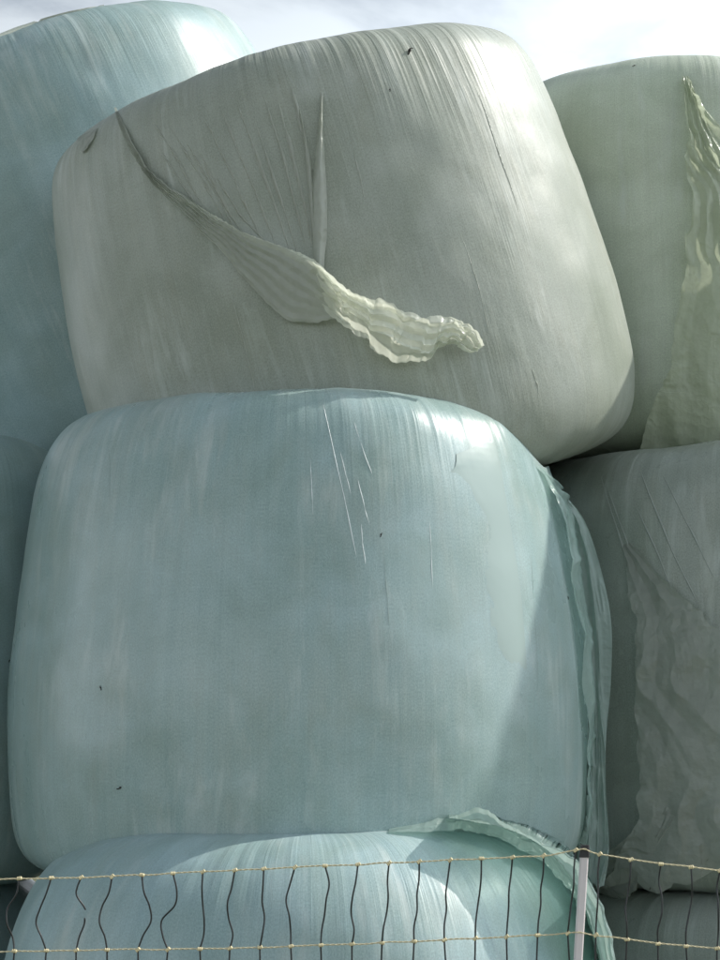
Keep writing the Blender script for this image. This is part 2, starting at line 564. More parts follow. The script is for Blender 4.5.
    def hit(self, px, py, Yfall=None):
        d = ray(px, py)
        loc, nrm, _, _ = self.bvh.ray_cast(EYE, d)
        if loc is None:
            p = at(px, py, Yfall or self.M.translation.y - self.R * 0.35)
            loc, nrm, _, _ = self.bvh.find_nearest(p)
            return p, (EYE - p).normalized()
        if nrm.dot(d) > 0: nrm = -nrm
        return loc, nrm


def to_local(b, P):
    M = np.array(b.Minv)
    return P @ M[:3, :3].T + M[:3, 3]


def facet_mesh(name, G, wrap, jitter, seed, mat, levels=2, cap=False):
    """crumpled film: a coarse jittered grid split into flat facets. G: (nu, nv, 3), wrap in v"""
    rng = np.random.RandomState(seed)
    nu, nv = G.shape[:2]
    V = (G + rng.normal(size=G.shape) * np.asarray(jitter)[..., None]).reshape(-1, 3).tolist()
    F = []
    for i in range(nu - 1):
        for j in range(nv if wrap else nv - 1):
            j2 = (j + 1) % nv
            a, b, c, d = i * nv + j, (i + 1) * nv + j, (i + 1) * nv + j2, i * nv + j2
            if rng.rand() < 0.5: F += [(a, b, c), (a, c, d)]
            else: F += [(a, b, d), (b, c, d)]
    for lv in range(levels):
        mid = {}
        def m(a, b):
            k = (a, b) if a < b else (b, a)
            if k not in mid:
                p = np.array(V[a]); q = np.array(V[b])
                mid[k] = len(V)
                V.append(((p + q) / 2 + rng.normal(size=3) * np.linalg.norm(p - q) * (0.07, 0.05, 0.035)[lv]).tolist())
            return mid[k]
        F2 = []
        for a, b, c in F:
            x, y, z = m(a, b), m(b, c), m(c, a)
            F2 += [(a, x, z), (x, b, y), (z, y, c), (x, y, z)]
        F = F2
    if cap and wrap:
        F.append(tuple(range(nv))[::-1])
        F.append(tuple((nu - 1) * nv + k for k in range(nv)))
    me = bpy.data.meshes.new(name)
    me.from_pydata(V, [], F)
    me.materials.append(mat)
    me.update()
    me.polygons.foreach_set('use_smooth', np.ones(len(me.polygons), dtype=bool))
    me.set_sharp_from_angle(angle=math.radians(30))
    return me


def film_sheet(b, name, rows, nu, nv, mat, amp=0.006, freq=9.0, pleat=0.0, pleats=5.0, seed=1, bulge=0.0, hem=0.0, label=None, depth=None, edge=0.0, facet=None, aniso=1.0, levels=2, ridge=None, ragged=0.0, octv=4, warp=0.7):
    """a loose sheet of film lying on / hanging from bale b.
    rows: (left px, left py, right px, right py, lift left, lift right) from its root to its free end"""
    S = catmull(rows, nu)
    if ragged:                               # uneven torn edges
        g = np.linspace(0, len(rows) * 2.2, nu)
        for c_ in range(4):
            z0 = np.zeros(nu)
            S[:, c_] += ragged * (noise3(np.stack([g, z0 + c_ * 7.7, z0], 1), seed + 200) + 0.5 * noise3(np.stack([g * 2.7, z0 + c_ * 3.1, z0], 1), seed + 210)) * np.minimum(1, np.linspace(0, 5, nu))
    P = np.zeros((nu, nv, 3)); Nn = np.zeros((nu, nv, 3))
    ts = np.linspace(0, 1, nv)
    rng = np.random.RandomState(seed)
    for i in range(nu):
        a, c = S[i, 0:2], S[i, 2:4]
        for j, t in enumerate(ts):
            p = a + (c - a) * t
            loc, nrm = b.hit(p[0], p[1], depth)
            P[i, j] = loc; Nn[i, j] = nrm
    lift = S[:, 4:5] * (1 - ts)[None] + S[:, 5:6] * ts[None]
    us = np.linspace(0, 1, nu)
    Pf = P.reshape(-1, 3); Nf = Nn.reshape(-1, 3)
    wob = noise3(Pf * 3.0 + seed, seed).reshape(nu, nv)
    k = crumple(Pf * np.array([1, 1, aniso]), seed, freq, octv).reshape(nu, nv)
    env = np.minimum(1, us * 6)[:, None]
    wob2 = noise3(Pf * 11.0 + seed * 3.3, seed + 8).reshape(nu, nv)
    ph_ = pleats * ts[None] + warp * wob + 0.25 * wob2 + 0.5 * us[:, None] * rng.rand()
    pl = (np.abs(ph_ - np.floor(ph_) - 0.5) * 4 - 1) * (0.55 + 0.45 * wob2)     # gathered, sharp-edged pleats
    d = lift + bulge * np.sin(PI * ts)[None] * env + env * (amp * (k + 0.6) + pleat * (pl * 0.5 + 0.5))
    if ridge:                                # limp film: long sharp-crested folds running down the sheet
        ra, rfq = ridge
        wid = np.linalg.norm(P[:, -1] - P[:, 0], axis=1).mean()
        leng = np.linalg.norm(np.diff(P[:, nv // 2], axis=0), axis=1).sum()
        U2, T2 = np.meshgrid(us * leng, ts * wid, indexing='ij')
        q = np.stack([T2.ravel(), U2.ravel() * 0.16, np.zeros(nu * nv)], 1)
        wv = noise3(q * rfq * np.array([0.5, 1.2, 1]) + 2.2, seed + 60)
        rsum = 0
        for o in range(3):
            qq = q * rfq * 1.9 ** o
            qq[:, 0] += 0.8 * wv
            qq[:, 1] *= 1.25 ** o
            rsum = rsum + (1 - 2.2 * np.abs(noise3(qq + o * 13.1, seed + 70 + o))) / 1.8 ** o
        d = d + env * ra * rsum.reshape(nu, nv)
    d = d + edge * env * np.abs(noise3(Pf * 14, seed + 9)).reshape(nu, nv) * (np.abs(ts * 2 - 1) ** 4)[None]
    if ridge:
        d = 0.008 * np.logaddexp(0, (d - 0.001) / 0.008) + 0.0015
    Pf = Pf + Nf * d.reshape(-1, 1)
    if hem > 0:                              # ragged free end
        z = hem * noise3(np.stack([Pf[:, 0] * 18, Pf[:, 1] * 18, Pf[:, 2] * 0], 1), seed + 40)
        Pf[:, 2] += z * np.repeat(us ** 6, nv)
    if facet:
        G = to_local(b, Pf).reshape(nu, nv, 3)
        me = facet_mesh(name, G, False, np.full((nu, nv), facet) * env, seed, mat, levels)
    else:
        me = grid_mesh(name, to_local(b, Pf), nu, nv, False, mat=mat)
    o = link(bpy.data.objects.new(name, me), b.e)
    if label: o['label'] = label
    return o


def film_rope(b, name, pts, nu, ns, mat, amp=0.3, freq=14.0, seed=1, flat=0.7, label=None, twist=2.0, closed_end=True):
    """gathered, crumpled film. pts: (px, py, radius m, lift m or None, depth or None)"""
    W = []
    for p in pts:
        if p[4] is not None:
            loc = at(p[0], p[1], p[4])
            _, nrm, _, _ = b.bvh.find_nearest(loc)
            q, _, _, _ = b.bvh.find_nearest(loc)
            nrm = (EYE - loc).normalized()
        else:
            loc, nrm = b.hit(p[0], p[1])
            loc = loc + nrm * p[3]
        W.append([*loc, *nrm, p[2]])
    S = catmull(W, nu)
    P = S[:, :3]; Nn = S[:, 3:6]; Rr = S[:, 6]
    T = np.gradient(P, axis=0); T /= np.linalg.norm(T, axis=1)[:, None]
    Nn = Nn - (Nn * T).sum(1)[:, None] * T
    Nn /= np.linalg.norm(Nn, axis=1)[:, None]
    Bn = np.cross(T, Nn)
    ang = np.linspace(0, 2 * PI, ns, endpoint=False)
    us = np.linspace(0, 1, nu)
    V = np.zeros((nu, ns, 3))
    base = P[:, None] + Rr[:, None, None] * (np.cos(ang)[None, :, None] * Bn[:, None] + flat * np.sin(ang)[None, :, None] * Nn[:, None])
    D = base - P[:, None]
    k = crumple(base.reshape(-1, 3), seed, freq, 3).reshape(nu, ns)
    pl = np.abs(np.sin(ang[None] * 3.5 + twist * 2 * PI * us[:, None] + 1.5 * noise3(base.reshape(-1, 3) * 8, seed).reshape(nu, ns))) - 0.5
    V = P[:, None] + D * (1 + amp * 0.6 * k + amp * 0.6 * pl)[..., None]
    me = facet_mesh(name, to_local(b, V.reshape(-1, 3)).reshape(nu, ns, 3), True, np.broadcast_to(Rr[:, None] * amp * 0.42, (nu, ns)), seed, mat, cap=closed_end)
    o = link(bpy.data.objects.new(name, me), b.e)
    if label: o['label'] = label
    return o


def film_fold(b, pts, width, height, mat, n=40, seed=0, wob=0.0):
    """a thin raised crease in the film. pts: pixels along it"""
    S = catmull(pts, n)
    rng = np.random.RandomState(seed)
    ph = rng.rand() * 10
    P = []; Nn = []
    for i in range(n):
        loc, nrm = b.hit(S[i, 0] + wob * math.sin(i * 0.35 + ph) * 0.6 + wob * math.sin(i * 0.13 + ph), S[i, 1])
        P.append(loc); Nn.append(nrm)
    P = np.array(P); Nn = np.array(Nn)
    T = np.gradient(P, axis=0); T /= np.linalg.norm(T, axis=1)[:, None] + 1e-9
    B = np.cross(T, Nn)
    us = np.linspace(0, 1, n)
    taper = np.sin(PI * np.clip(us, 0.02, 0.98)) ** 0.6 * (0.8 + 0.4 * noise3(np.stack([us * 9, us * 0 + seed, us * 0], 1), seed))
    off = np.array([-1.0, -0.7, -0.35, 0.0, 0.2, 0.45, 0.7])
    hh = np.array([-0.1, 0.22, 0.75, 1.0, 0.7, 0.25, -0.1])
    V = P[:, None] + B[:, None] * (off[None, :, None] * (width / 2) * taper[:, None, None]) + Nn[:, None] * (hh[None, :, None] * height * taper[:, None, None] - 0.0004)
    me = grid_mesh('film_fold', to_local(b, V.reshape(-1, 3)), n, len(off), False, mat=mat)
    return link(bpy.data.objects.new('film_fold', me), b.e)


HIGH = dict(nu=760, nv=420)
tilt = Bale(0, 5.20, 0, 0.79, 1.25, prof='tilted', roll=math.radians(15.5), lean=math.radians(7), taper=0.03, lump=0.007, seed=5, film='tilted', c=(338, 301), **HIGH)
centre = Bale(300, 4.95, 1.10, 0.781, 1.225, prof='centre', roll=math.radians(0.2), lump=0.007, seed=2, film='centre', press=[(tilt, 0.004)], **HIGH)
lower = Bale(306, 4.58, 0.0, 0.76, 1.255, prof='lower', lump=0.008, seed=3, film='lower', nu=600, nv=340)
left_top = Bale(0, 6.15, 0, 0.84, 1.36, prof='square', roll=math.radians(22), lean=math.radians(7), lump=0.012, seed=7, film='teal', c=(92, 263), nu=520, nv=300)
right_top = Bale(680, 5.95, 2.27, 0.745, 1.285, lean=math.radians(-3), lump=0.006, seed=8, film='green', nu=420, nv=260)
left_mid = Bale(-170, 5.36, 1.04, 0.76, 1.285, lump=0.009, seed=9, film='lower')
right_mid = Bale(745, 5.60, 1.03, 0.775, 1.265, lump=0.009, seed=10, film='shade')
left_low = Bale(-190, 5.42, 0.0, 0.78, 1.06, lump=0.009, seed=11, film='teal', nu=300, nv=180)
next_top = Bale(0, 5.78, 2.30, 0.745, 1.29, lump=0.009, seed=25, film='green', nu=200, nv=120, x=2.47)  # unseen column added to cast the diagonal shadow on the centre bale
next_mid = Bale(0, 5.55, 1.10, 0.775, 1.205, lump=0.009, seed=26, film='shade', nu=200, nv=120, x=2.78)
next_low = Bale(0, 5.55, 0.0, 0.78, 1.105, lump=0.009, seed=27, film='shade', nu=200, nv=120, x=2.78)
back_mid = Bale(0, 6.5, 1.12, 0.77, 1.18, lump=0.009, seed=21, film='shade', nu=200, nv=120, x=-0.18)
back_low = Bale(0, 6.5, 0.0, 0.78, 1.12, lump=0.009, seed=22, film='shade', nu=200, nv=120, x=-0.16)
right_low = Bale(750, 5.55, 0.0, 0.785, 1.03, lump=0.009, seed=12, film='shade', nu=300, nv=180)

next_top.build('unseen upright bale added beyond the right picture edge, topmost of its column')
next_mid.build('unseen bale added beyond the right picture edge, middle of its column')
next_low.build('unseen bale added beyond the right picture edge, standing on the ground')
back_mid.build('shaded bale hidden behind the large centre bale, second layer')
back_low.build('shaded bale on the ground in the dark gap behind the centre column')
tilt.build('grey-green bale leaning to the left with a torn cream film tail across its front')
centre.build('large pale blue-green bale in the centre, under the leaning bale')
lower.build('pale blue bale behind the fence, lowest in the centre column')
left_top.build('teal bale at the top left, its shoulder bright against the sky')
right_top.build('green-grey bale at the top right, standing upright against the sky')
left_mid.build('teal bale cut by the left picture edge, left of the large centre bale')
right_mid.build('shaded grey-green bale right of the centre bale, with loose crumpled film')
left_low.build('dark teal bale in the bottom left corner, behind the fence')
right_low.build('dark shaded bale at the bottom right, behind the fence post')

# ------------------------------------------------------------------ torn film on the leaning bale
film_sheet(tilt, 'torn_flap', [
    (114, 108, 116, 107, 0.000, 0.000), (126, 138, 131, 136, 0.002, 0.004), (146, 172, 152, 168, 0.004, 0.010),
    (170, 200, 178, 190, 0.004, 0.014), (200, 228, 214, 214, 0.006, 0.018), (232, 262, 252, 238, 0.008, 0.028),
    (262, 296, 288, 252, 0.010, 0.036), (290, 321, 312, 266, 0.014, 0.045), (322, 322, 326, 284, 0.020, 0.05), (345, 316, 338, 296, 0.03, 0.05)],
    200, 70, LOOSE['flap'], amp=0.003, freq=8.0, seed=4, edge=0.006, pleat=0.010, pleats=5.5, octv=2, ragged=1.2, label='grey flap of torn film drawn into a rope')
film_sheet(tilt, 'film_tail', [
    (318, 300, 304, 259, 0.030, 0.034), (330, 316, 322, 270, 0.030, 0.040), (350, 330, 342, 289, 0.032, 0.045), (368, 342, 362, 300, 0.034, 0.045), (382, 356, 384, 308, 0.030, 0.045),
    (402, 364, 408, 318, 0.030, 0.05), (424, 361, 432, 320, 0.030, 0.05), (438, 348, 452, 324, 0.034, 0.045), (452, 350, 464, 333, 0.034, 0.04), (470, 357, 476, 346, 0.03, 0.03)],
    170, 70, LOOSE['cream'], amp=0.009, freq=9.0, pleat=0.026, pleats=3.2, seed=6, edge=0.008, ragged=2.5, octv=2, label='cream crumpled tail of torn film')
film_sheet(tilt, 'film_tail', [
    (322, 290, 312, 264, 0.055, 0.05), (342, 310, 334, 284, 0.060, 0.055), (364, 324, 360, 302, 0.065, 0.06), (384, 342, 386, 312, 0.070, 0.06), (400, 352, 410, 322, 0.070, 0.06),
    (420, 354, 428, 326, 0.065, 0.06), (436, 344, 444, 328, 0.055, 0.055), (450, 346, 456, 336, 0.045, 0.045)],
    140, 60, LOOSE['cream'], amp=0.010, freq=10, pleat=0.020, pleats=2.4, seed=17, edge=0.008, ragged=3.0, octv=2)
film_sheet(tilt, 'film_pleat', [
    (321, 92, 323, 92, 0.0, 0.0), (319, 125, 323, 125, 0.0, 0.0), (315, 160, 325, 160, 0.001, 0.0), (312, 200, 327, 200, 0.001, 0.0), (313, 235, 327, 235, 0.002, 0.0), (314, 258, 325, 256, 0.008, 0.006), (318, 280, 324, 278, 0.02, 0.02)],
    80, 22, LOOSE['flap'], amp=0.003, freq=12.0, bulge=0.016, seed=8)
film_sheet(tilt, 'film_pleat', [
    (299, 108, 300, 108, 0.0, 0.0), (303, 135, 306, 135, 0.0, 0.0), (306, 165, 312, 165, 0.0, 0.0), (309, 200, 315, 200, 0.0, 0.0), (312, 236, 317, 236, 0.0, 0.0)],
    60, 14, LOOSE['flap'], amp=0.002, freq=12.0, bulge=0.008, seed=9)

rnd = random.Random(4)
TF = [  # folds fanning down from the shoulder to the torn flap
    [(150, 118), (176, 158), (206, 212)], [(171, 128), (196, 170), (226, 222)], [(186, 140), (212, 188), (238, 234)],
    [(205, 120), (232, 176), (262, 240)], [(222, 110), (244, 166), (276, 246)], [(236, 100), (262, 170), (290, 252)],
    [(255, 120), (276, 186), (298, 256)], [(262, 92), (286, 168), (306, 250)], [(278, 100), (296, 170), (312, 246)],
    [(198, 150), (222, 200), (246, 238)], [(160, 150), (180, 180), (196, 206)], [(290, 84), (300, 120), (308, 160)],
    [(116, 110), (128, 140), (150, 172)], [(215, 175), (240, 214), (266, 243)]]
for i, f in enumerate(TF):
    film_fold(tilt, f, rnd.uniform(0.010, 0.017), rnd.uniform(0.003, 0.005), LOOSE['flap'], n=50, seed=i, wob=0.5)  # paler film colour stands in for the highlights along these folds
film_rope(tilt, 'rolled_edge', [(128, 140, 0.002, 0.004, None), (160, 184, 0.004, 0.010, None), (200, 208, 0.005, 0.014, None), (245, 236, 0.007, 0.022, None), (285, 253, 0.009, 0.03, None), (312, 266, 0.012, 0.04, None), (332, 288, 0.014, 0.05, None)],
    50, 7, LOOSE['cream'], amp=0.2, freq=7, seed=14, flat=0.8)
TF2 = [[(462, 236), (476, 280), (494, 352)], [(340, 90), (356, 160), (366, 210)], [(532, 368), (536, 382), (539, 396)], [(232, 300), (246, 350), (256, 398)], [(470, 66), (498, 150), (520, 215)]]
for i, f in enumerate(TF2):
    film_fold(tilt, f, rnd.uniform(0.006, 0.009), rnd.uniform(0.0012, 0.002), LOOSE['flap'], n=50, seed=40 + i, wob=0.4)
film_sheet(tilt, 'torn_edge', [(78, 137, 98, 128, 0.001, 0.001), (79, 143, 96, 136, 0.0015, 0.002), (81, 149, 93, 143, 0.003, 0.004), (84, 154, 89, 150, 0.005, 0.006)],
           24, 18, LOOSE['flap'], amp=0.004, freq=16, seed=12)

# ------------------------------------------------------------------ folds, patch and hanging film on the centre bale
M_crease = plain_material('film_crease_glint', (0.74, 0.79, 0.78), 0.3, 0.08)  # white colour paints in the glint along the creases
CF = [[(322, 398), (338, 470), (357, 560)], [(310, 458), (312, 490), (313, 522)], [(353, 420), (364, 452), (374, 480)], [(356, 474), (364, 505), (371, 530)],
      [(361, 522), (363, 545), (366, 570)], [(429, 516), (431, 550), (433, 594)], [(340, 450), (346, 475), (352, 500)], [(240, 455), (238, 462), (236, 468)], [(108, 440), (110, 470), (109, 510)],
      [(530, 540), (536, 640), (540, 720)], [(555, 520), (572, 640), (580, 760)], [(563, 520), (583, 640), (588, 740)], [(383, 540), (386, 580), (390, 640)]]
for i, f in enumerate(CF):
    film_fold(centre, f, 0.004 if i else 0.0055, 0.0014 if i else 0.002, FILM['centre'] if i > 6 else M_crease, n=50, seed=70 + i, wob=0.25)
film_sheet(centre, 'film_layer', [
    (456, 454, 492, 441, 0.0015, 0.0015), (455, 466, 497, 452, 0.0015, 0.0015), (448, 478, 502, 478, -0.001, 0.0015), (441, 520, 510, 525, -0.003, 0.001), (437, 580, 520, 590, -0.003, 0.001), (432, 650, 526, 660, -0.002, 0.0), (428, 740, 530, 740, -0.004, -0.004)],
    90, 40, FILM['centre'], amp=0.0006, freq=5, seed=21, edge=0.0)
film_sheet(centre, 'hanging_film', [
    (536, 466, 545, 474, 0.0, 0.0), (546, 490, 560, 490, 0.0, 0.0), (556, 530, 584, 520, 0.0, 0.0), (564, 575, 600, 566, 0.0, 0.0), (572, 620, 611, 620, 0.0, 0.0),
    (578, 680, 611, 680, 0.0, 0.0), (582, 740, 606, 740, 0.0, 0.0), (582, 800, 606, 790, 0, 0), (578, 850, 609, 852, 0, 0), (574, 890, 604, 890, 0, 0)],
    220, 50, LOOSE['green'], amp=0.003, freq=7.0, seed=25, depth=4.87, hem=0.03, aniso=0.5, ridge=(0.018, 15.0), label='green strip of film hanging down the right side')

# ------------------------------------------------------------------ crumpled tail over the lowest centre bale
film_sheet(lower, 'film_tail', [
    (388, 834, 390, 828, 0.004, 0.004), (420, 837, 424, 824, 0.008, 0.01), (445, 840, 450, 818, 0.012, 0.02), (464, 842, 468, 810, 0.016, 0.03), (484, 848, 488, 811, 0.02, 0.03), (502, 856, 510, 827, 0.02, 0.03),
    (524, 866, 538, 841, 0.02, 0.03), (544, 880, 566, 853, 0.02, 0.03), (560, 900, 588, 876, 0.02, 0.03), (574, 928, 604, 912, 0.02, 0.02), (585, 960, 614, 948, 0.02, 0.02), (592, 1000, 620, 995, 0.02, 0.02), (596, 1040, 624, 1040, 0.02, 0.02)],
    240, 60, LOOSE['green'], amp=0.004, freq=7.0, seed=31, depth=4.12, pleat=0.018, pleats=3.0, ragged=1.8, octv=2, label='pale green crumpled tail of film along the shoulder')
film_sheet(lower, 'loose_film', [
    (578, 885, 590, 890, 0.01, 0.01), (585, 915, 603, 915, 0.01, 0.02), (594, 945, 612, 945, 0.01, 0.02), (598, 985, 618, 985, 0.01, 0.02), (600, 1030, 622, 1030, 0.01, 0.02)],
    90, 36, LOOSE['green'], amp=0.004, freq=9, seed=35, depth=4.15, ridge=(0.012, 18.0))

# ------------------------------------------------------------------ loose film on the right-hand bales
film_sheet(right_top, 'hanging_film', [
    (682, 76, 688, 76, 0.0, 0.0), (683, 100, 694, 100, 0.012, 0.012), (685, 140, 706, 140, 0.026, 0.028), (687, 190, 720, 190, 0.034, 0.036), (686, 250, 742, 250, 0.04, 0.04),
    (682, 310, 760, 310, 0.045, 0.045), (668, 370, 770, 370, 0.05, 0.05), (654, 405, 775, 410, 0.05, 0.04), (638, 450, 780, 460, 0.05, 0.05)],
    220, 120, LOOSE['olive'], amp=0.010, freq=6, seed=41, hem=0.03, edge=0.012, aniso=0.5, pleat=0.020, pleats=2.8, ragged=3.0, octv=3, warp=1.8, label='olive sheet of torn film hanging down the front')
film_sheet(right_top, 'film_pleat', [
    (687, 84, 690, 84, 0.012, 0.01), (694, 118, 703, 112, 0.03, 0.02), (702, 150, 722, 138, 0.035, 0.02), (712, 190, 745, 170, 0.035, 0.02), (722, 230, 765, 220, 0.03, 0.02)],
    90, 40, LOOSE['olive'], amp=0.004, freq=8.0, seed=43, ridge=(0.008, 14.0))
film_sheet(right_mid, 'hanging_film', [
    (622, 545, 630, 542, 0.000, 0.000), (634, 585, 664, 578, 0.010, 0.008), (641, 620, 700, 612, 0.024, 0.018), (645, 660, 735, 645, 0.036, 0.03), (646, 710, 760, 690, 0.042, 0.04),
    (648, 755, 775, 735, 0.05, 0.05), (650, 800, 770, 780, 0.05, 0.05), (640, 845, 760, 820, 0.055, 0.05), (612, 872, 730, 868, 0.055, 0.05)],
    210, 150, LOOSE['clear'], amp=0.011, freq=5, seed=51, hem=0.03, edge=0.012, aniso=0.6, pleat=0.022, pleats=2.4, ragged=3.0, octv=3, warp=1.9, label='large crumpled sheet of loose film')
film_sheet(right_mid, 'film_tail', [
    (572, 874, 574, 880, 0.02, 0.02), (590, 864, 594, 882, 0.04, 0.03), (612, 852, 616, 884, 0.05, 0.03), (632, 838, 642, 876, 0.05, 0.04), (650, 815, 668, 850, 0.05, 0.05), (660, 790, 690, 820, 0.05, 0.05)],
    90, 50, LOOSE['clear'], amp=0.006, freq=8, seed=55, depth=4.86, ridge=(0.013, 13.0))
for i, f in enumerate([[(598, 470), (622, 545), (640, 606)], [(604, 478), (630, 550), (664, 640)], [(640, 470), (668, 540), (700, 610)], [(660, 470), (690, 530), (716, 580)], [(632, 500), (660, 560), (690, 640)]]):
    film_fold(right_mid, f, 0.009, 0.004, FILM['shade'], n=40, seed=90 + i, wob=0.6)
film_fold(left_top, [(-30, 46), (0, 36), (50, 18), (104, 5)], 0.018, 0.008, LOOSE['flap'], n=50, seed=99)

# ------------------------------------------------------------------ electric netting fence
M_string = plain_material('netting_black_plastic', (0.018, 0.02, 0.02), 0.45)
M_wire = plain_material('polywire_cream', (0.62, 0.55, 0.36), 0.5, 0.3, 400)
M_knot = plain_material('knot_plastic_cream', (0.70, 0.60, 0.36), 0.4)
M_post = plain_material('post_white_plastic', (0.72, 0.66, 0.66), 0.4, 0.06, 30)
M_cap = plain_material('post_cap_black', (0.02, 0.02, 0.02), 0.5)
FY = 3.62


def tube_mesh(name, P, rad, ns, mat):
    P = np.asarray(P, dtype=float)
    rad = np.broadcast_to(np.asarray(rad, dtype=float), (len(P),))
    T = np.gradient(P, axis=0)
    T /= np.linalg.norm(T, axis=1)[:, None] + 1e-12
    ref = np.array([0.0, 1.0, 0.0])
    N1 = np.cross(T, ref); N1 /= np.linalg.norm(N1, axis=1)[:, None] + 1e-12
    N2 = np.cross(T, N1)
    a = np.linspace(0, 2 * PI, ns, endpoint=False)
    V = P[None] + rad[None, :, None] * (np.cos(a)[:, None, None] * N1[None] + np.sin(a)[:, None, None] * N2[None])
    return grid_mesh(name, V.reshape(-1, 3), ns, len(P), True, mat=mat, cap=True)


post_top = at(584.5, 851, FY)
post_ref = at(578, 960, FY)
pd = (post_ref - post_top).normalized()
post_base = post_top + pd * (post_top.z / -pd.z)
fence = bpy.data.objects.new('netting_fence', None)
link(fence)
fence.location = (post_base.x, post_base.y, 0.0)
tag(fence, 'electric netting fence with white post, twisted cream wires and dark wavy strings', 'fence')
FO = np.array(fence.location)


def fpart(me, parent=None):
    me.transform(Matrix.Translation(Vector(-FO)))
    return link(bpy.data.objects.new(me.name, me), parent or fence)


# post: square-section rod with a cap
def post_box(name, p0, p1, half, mat, taper=1.0):
    p0 = np.array(p0); p1 = np.array(p1)
    c = np.array([[-1, -1], [1, -1], [1, 1], [-1, 1]]) * half
    ch = half * 0.3
    ring = np.array([[-half + ch, -half], [half - ch, -half], [half, -half + ch], [half, half - ch], [half - ch, half], [-half + ch, half], [-half, half - ch], [-half, -half + ch]])
    zs = np.linspace(0, 1, 8)
    V = np.array([[*(p0 + (p1 - p0) * z + np.array([r[0], r[1], 0]) * (1 + (taper - 1) * z)) ] for r in ring for z in zs])
    me = grid_mesh(name, V, 8, 8, True, mat=mat, cap=True)
    me.polygons.foreach_set('use_smooth', np.zeros(len(me.polygons), dtype=bool))
    return me

post = fpart(post_box('post', post_base, post_top, 0.0095, M_post, 0.85))
up = -pd
fpart(post_box('post_cap', post_top - up * 0.012, post_top + up * 0.012, 0.0105, M_cap, 0.8), post)


def strand(knots_px, Ys, n, pitch=0.018, rw=0.00115, helix=0.0012):
    """twisted wire through pixel points, then a smooth sag"""
    W = np.array([list(at(x, y, Y)) for (x, y), Y in zip(knots_px, Ys)])
    return W


LEFT_TOP = [(-330, 891), (-160, 886), (0, 879), (100, 877), (200, 872), (300, 867), (400, 862.5), (482, 858.5), (545, 855.5), (583, 848.5)]
RIGHT_TOP = [(585, 848.5), (599, 854), (630, 859.5), (660, 864), (690, 867), (720, 870.5), (860, 884), (1000, 890)]
LEFT_2 = [(-330, 962), (-160, 957), (0, 951.5), (100, 950), (200, 949), (300, 946), (400, 942), (482, 938), (540, 935), (577, 932.5)]
RIGHT_2 = [(581, 932.5), (599, 935.5), (630, 940), (660, 944), (690, 946.5), (720, 948.5), (860, 955), (1000, 958)]


def curve3(pts, n):
    W = [list(at(x, y, FY - 0.012 * math.cos((x - 583) / 300.0))) for x, y in pts]
    return catmull(W, n)


def twisted(name, P):
    seg = np.linalg.norm(np.diff(P, axis=0), axis=1)
    s = np.concatenate([[0], np.cumsum(seg)])
    m = int(s[-1] / 0.0035)
    q = np.linspace(0, s[-1], m)
    Q = np.stack([np.interp(q, s, P[:, k]) for k in range(3)], 1)
    Q[:, 2] += 0.0012 * noise3(np.stack([q * 22, q * 0, q * 0], 1), 5)
    parts = []
    for k in range(2):
        a = 2 * PI * q / 0.022 + k * PI
        Z = Q + np.stack([np.zeros(m), np.cos(a), np.sin(a)], 1) * 0.0009
        parts.append(tube_mesh(name, Z, 0.00095, 5, M_wire))
    import bmesh
    bm = bmesh.new()
    for p in parts: bm.from_mesh(p)
    me = bpy.data.meshes.new(name)
    bm.to_mesh(me); bm.free()
    for p in parts: bpy.data.meshes.remove(p)
    me.materials.append(M_wire)
    return fpart(me)


TOPC = np.concatenate([curve3(LEFT_TOP, 160), curve3(RIGHT_TOP, 100)])
SECC = np.concatenate([curve3(LEFT_2, 160), curve3(RIGHT_2, 100)])
twisted('twisted_wire', TOPC)
twisted('twisted_wire', SECC)
for z in (0.88, 0.70, 0.52, 0.36, 0.21, 0.06):
    P = SECC.copy()
    P[:, 2] = z + (SECC[:, 2] - SECC[:, 2].mean()) * (z / 1.06)
    twisted('twisted_wire', P[::2])


def on_curve(Cv, x):
    i = np.argsort(Cv[:, 0])
    return np.array([x, np.interp(x, Cv[i, 0], Cv[i, 1]), np.interp(x, Cv[i, 0], Cv[i, 2])])


# knot: a little clamp with three rings, one mesh shared by all
kp = np.linspace(-0.0055, 0.0055, 13)
kr = 0.0030 + 0.0010 * np.abs(np.sin(np.linspace(0, 3 * PI, 13))) 
kr[0] = kr[-1] = 0.0022
knot_me = tube_mesh('knot', np.stack([kp * 0.9, kp * 0, kp * 0.25], 1), kr, 8, M_knot)

TOPX = [-42, -11, 19, 51, 81, 112, 142, 173, 203, 235, 264, 295, 325, 358, 389, 419, 450, 481, 512, 543, 575, 599, 630, 660, 690, 719, 750, 781]
BOTX = [-48, -17, 14, 46, 76, 107, 138, 168, 200, 230, 260, 291, 321, 352, 382, 414, 444, 475, 506, 537, 567, 595, 626, 657, 685, 716, 747, 778]
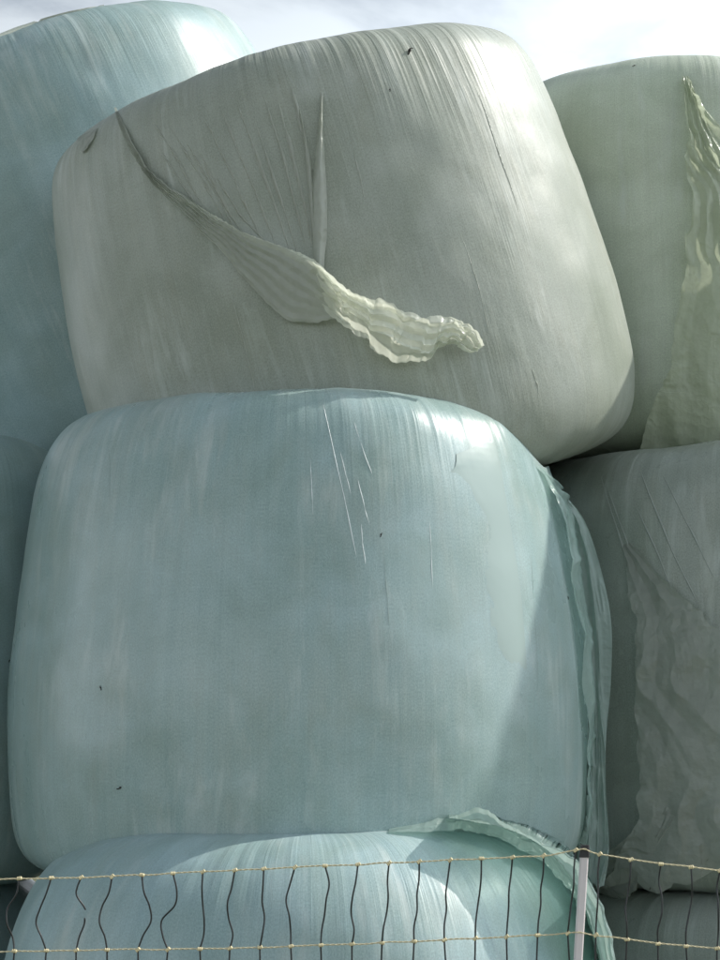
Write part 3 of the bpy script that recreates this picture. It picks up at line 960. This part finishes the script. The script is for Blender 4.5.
# sideways bends (pixels) at four heights between the wires
BEND = {2: (-2, -10, -9, -3), 3: (-4, -9, -12, -5), 4: (-4, 4, 6, 2), 5: (-2, -8, -9, -3), 6: (3, 9, 11, 4), 7: (5, 4, -8, -6), 8: (0, 1, 3, 3), 9: (-2, -5, -3, 2), 10: (0, 0, 3, 2), 11: (-4, -7, -3, -1),
        12: (5, 3, 2, 0), 13: (-1, -3, -3, 1), 14: (0, 2, 2, 0), 15: (1, 0, 1, -1), 16: (-1, -2, 0, -1), 17: (1, 1, 0, -1), 18: (0, -1, 0, 0), 19: (1, 0, 1, 0), 20: (0, 1, 1, 0), 21: (-1, 0, 0, 0),
        22: (0, -1, -3, -1), 23: (-1, 2, 2, -1), 24: (2, 3, 1, -1), 25: (-2, -1, 0, 1)}
rf = random.Random(12)
for i, (xt, xb) in enumerate(zip(TOPX, BOTX)):
    yt = np.interp(xt, [p[0] for p in LEFT_TOP + RIGHT_TOP], [p[1] for p in LEFT_TOP + RIGHT_TOP])
    yb = np.interp(xb, [p[0] for p in LEFT_2 + RIGHT_2], [p[1] for p in LEFT_2 + RIGHT_2])
    A = on_curve(TOPC, at(xt, yt, FY).x)
    B = on_curve(SECC, at(xb, yb, FY).x)
    bend = BEND.get(i, tuple(rf.uniform(-4, 4) for _ in range(4)))
    k = FY / FPX
    ctl = [A]
    for t, b in zip((0.22, 0.42, 0.62, 0.82), bend):
        p = A + (B - A) * t
        p[0] += b * k
        p[1] += rf.uniform(-0.006, 0.006)
        ctl.append(p)
    ctl.append(B)
    x = B[0]
    low = [B]
    for z in (0.97, 0.88, 0.79, 0.70, 0.61, 0.52, 0.44, 0.36, 0.285, 0.21, 0.13, 0.06):
        x += rf.uniform(-0.008, 0.006)
        low.append(np.array([x, B[1] + rf.uniform(-0.004, 0.004), z]))
    R0 = 0.00175
    if i == 4:            # this string has snapped between the two wires
        up_ = catmull(ctl, 60)
        cutA, cutB = up_[:26].copy(), up_[32:].copy()
        cutA[:, 0] += np.linspace(0, 1, 26) ** 2 * 0.004
        s1 = fpart(tube_mesh('vertical_string', np.concatenate([cutB, catmull(low, 90)[1:]]), R0, 6, M_string))
        s1['label'] = 'snapped dark string with a gap'
        fpart(tube_mesh('string_stub', cutA, R0, 6, M_string), s1)
    else:
        s1 = fpart(tube_mesh('vertical_string', np.concatenate([catmull(ctl, 50), catmull(low, 90)[1:]]), R0, 6, M_string))
    for Q in (A, B):
        ko = bpy.data.objects.new('knot', knot_me)
        ko.location = Vector(Q - FO)
        ko.rotation_euler = (rf.uniform(-0.4, 0.4), rf.uniform(-0.5, 0.5), rf.uniform(-0.3, 0.3))
        link(ko, s1)

# ------------------------------------------------------------------ small dark flecks stuck to the film
M_fleck = plain_material('fleck_dark', (0.025, 0.02, 0.018), 0.7)


def fleck(b, px, py, size, ang, label, bend=0.5):
    loc, nrm = b.hit(px, py)
    t = np.linspace(-1, 1, 12)
    P = np.stack([t * size * math.cos(ang) - np.sin(t * 2.6) * bend * size * 0.5 * math.sin(ang), 0 * t, t * size * math.sin(ang) + np.sin(t * 2.6) * bend * size * 0.5 * math.cos(ang)], 1)
    r = size * 0.28 * (1 - 0.75 * np.abs(t)) * (1 + 0.4 * np.sin(t * 7))
    me = tube_mesh('dark_fleck', P, r, 7, M_fleck)
    o = link(bpy.data.objects.new('dark_fleck', me))
    o.location = loc + nrm * size * 0.2
    tag(o, label, 'fleck', 'dark flecks stuck to the film')

fleck(tilt, 409, 52, 0.013, 0.5, 'dark curled fleck on the top shoulder of the leaning bale', 0.9)
fleck(tilt, 390, 90, 0.005, 1.2, 'tiny dark fleck below the curled one on the leaning bale')
fleck(centre, 381, 535, 0.006, 0.9, 'small dark fleck beside the creases high on the centre bale')
fleck(centre, 101, 688, 0.006, 1.5, 'small upright dark fleck low on the left of the centre bale')
fleck(centre, 120, 788, 0.008, 0.05, 'thin flat dark fleck near the bottom left of the centre bale')
fleck(centre, 136 + 432, 598, 0.005, 1.3, 'tiny dark fleck in the shade on the right of the centre bale')
fleck(left_mid, 9, 661, 0.006, 0.6, 'dark fleck on the left bale beside the centre bale')
fleck(right_top, 634, 66, 0.006, 0.1, 'tiny dark fleck on the bright rim of the top right bale')
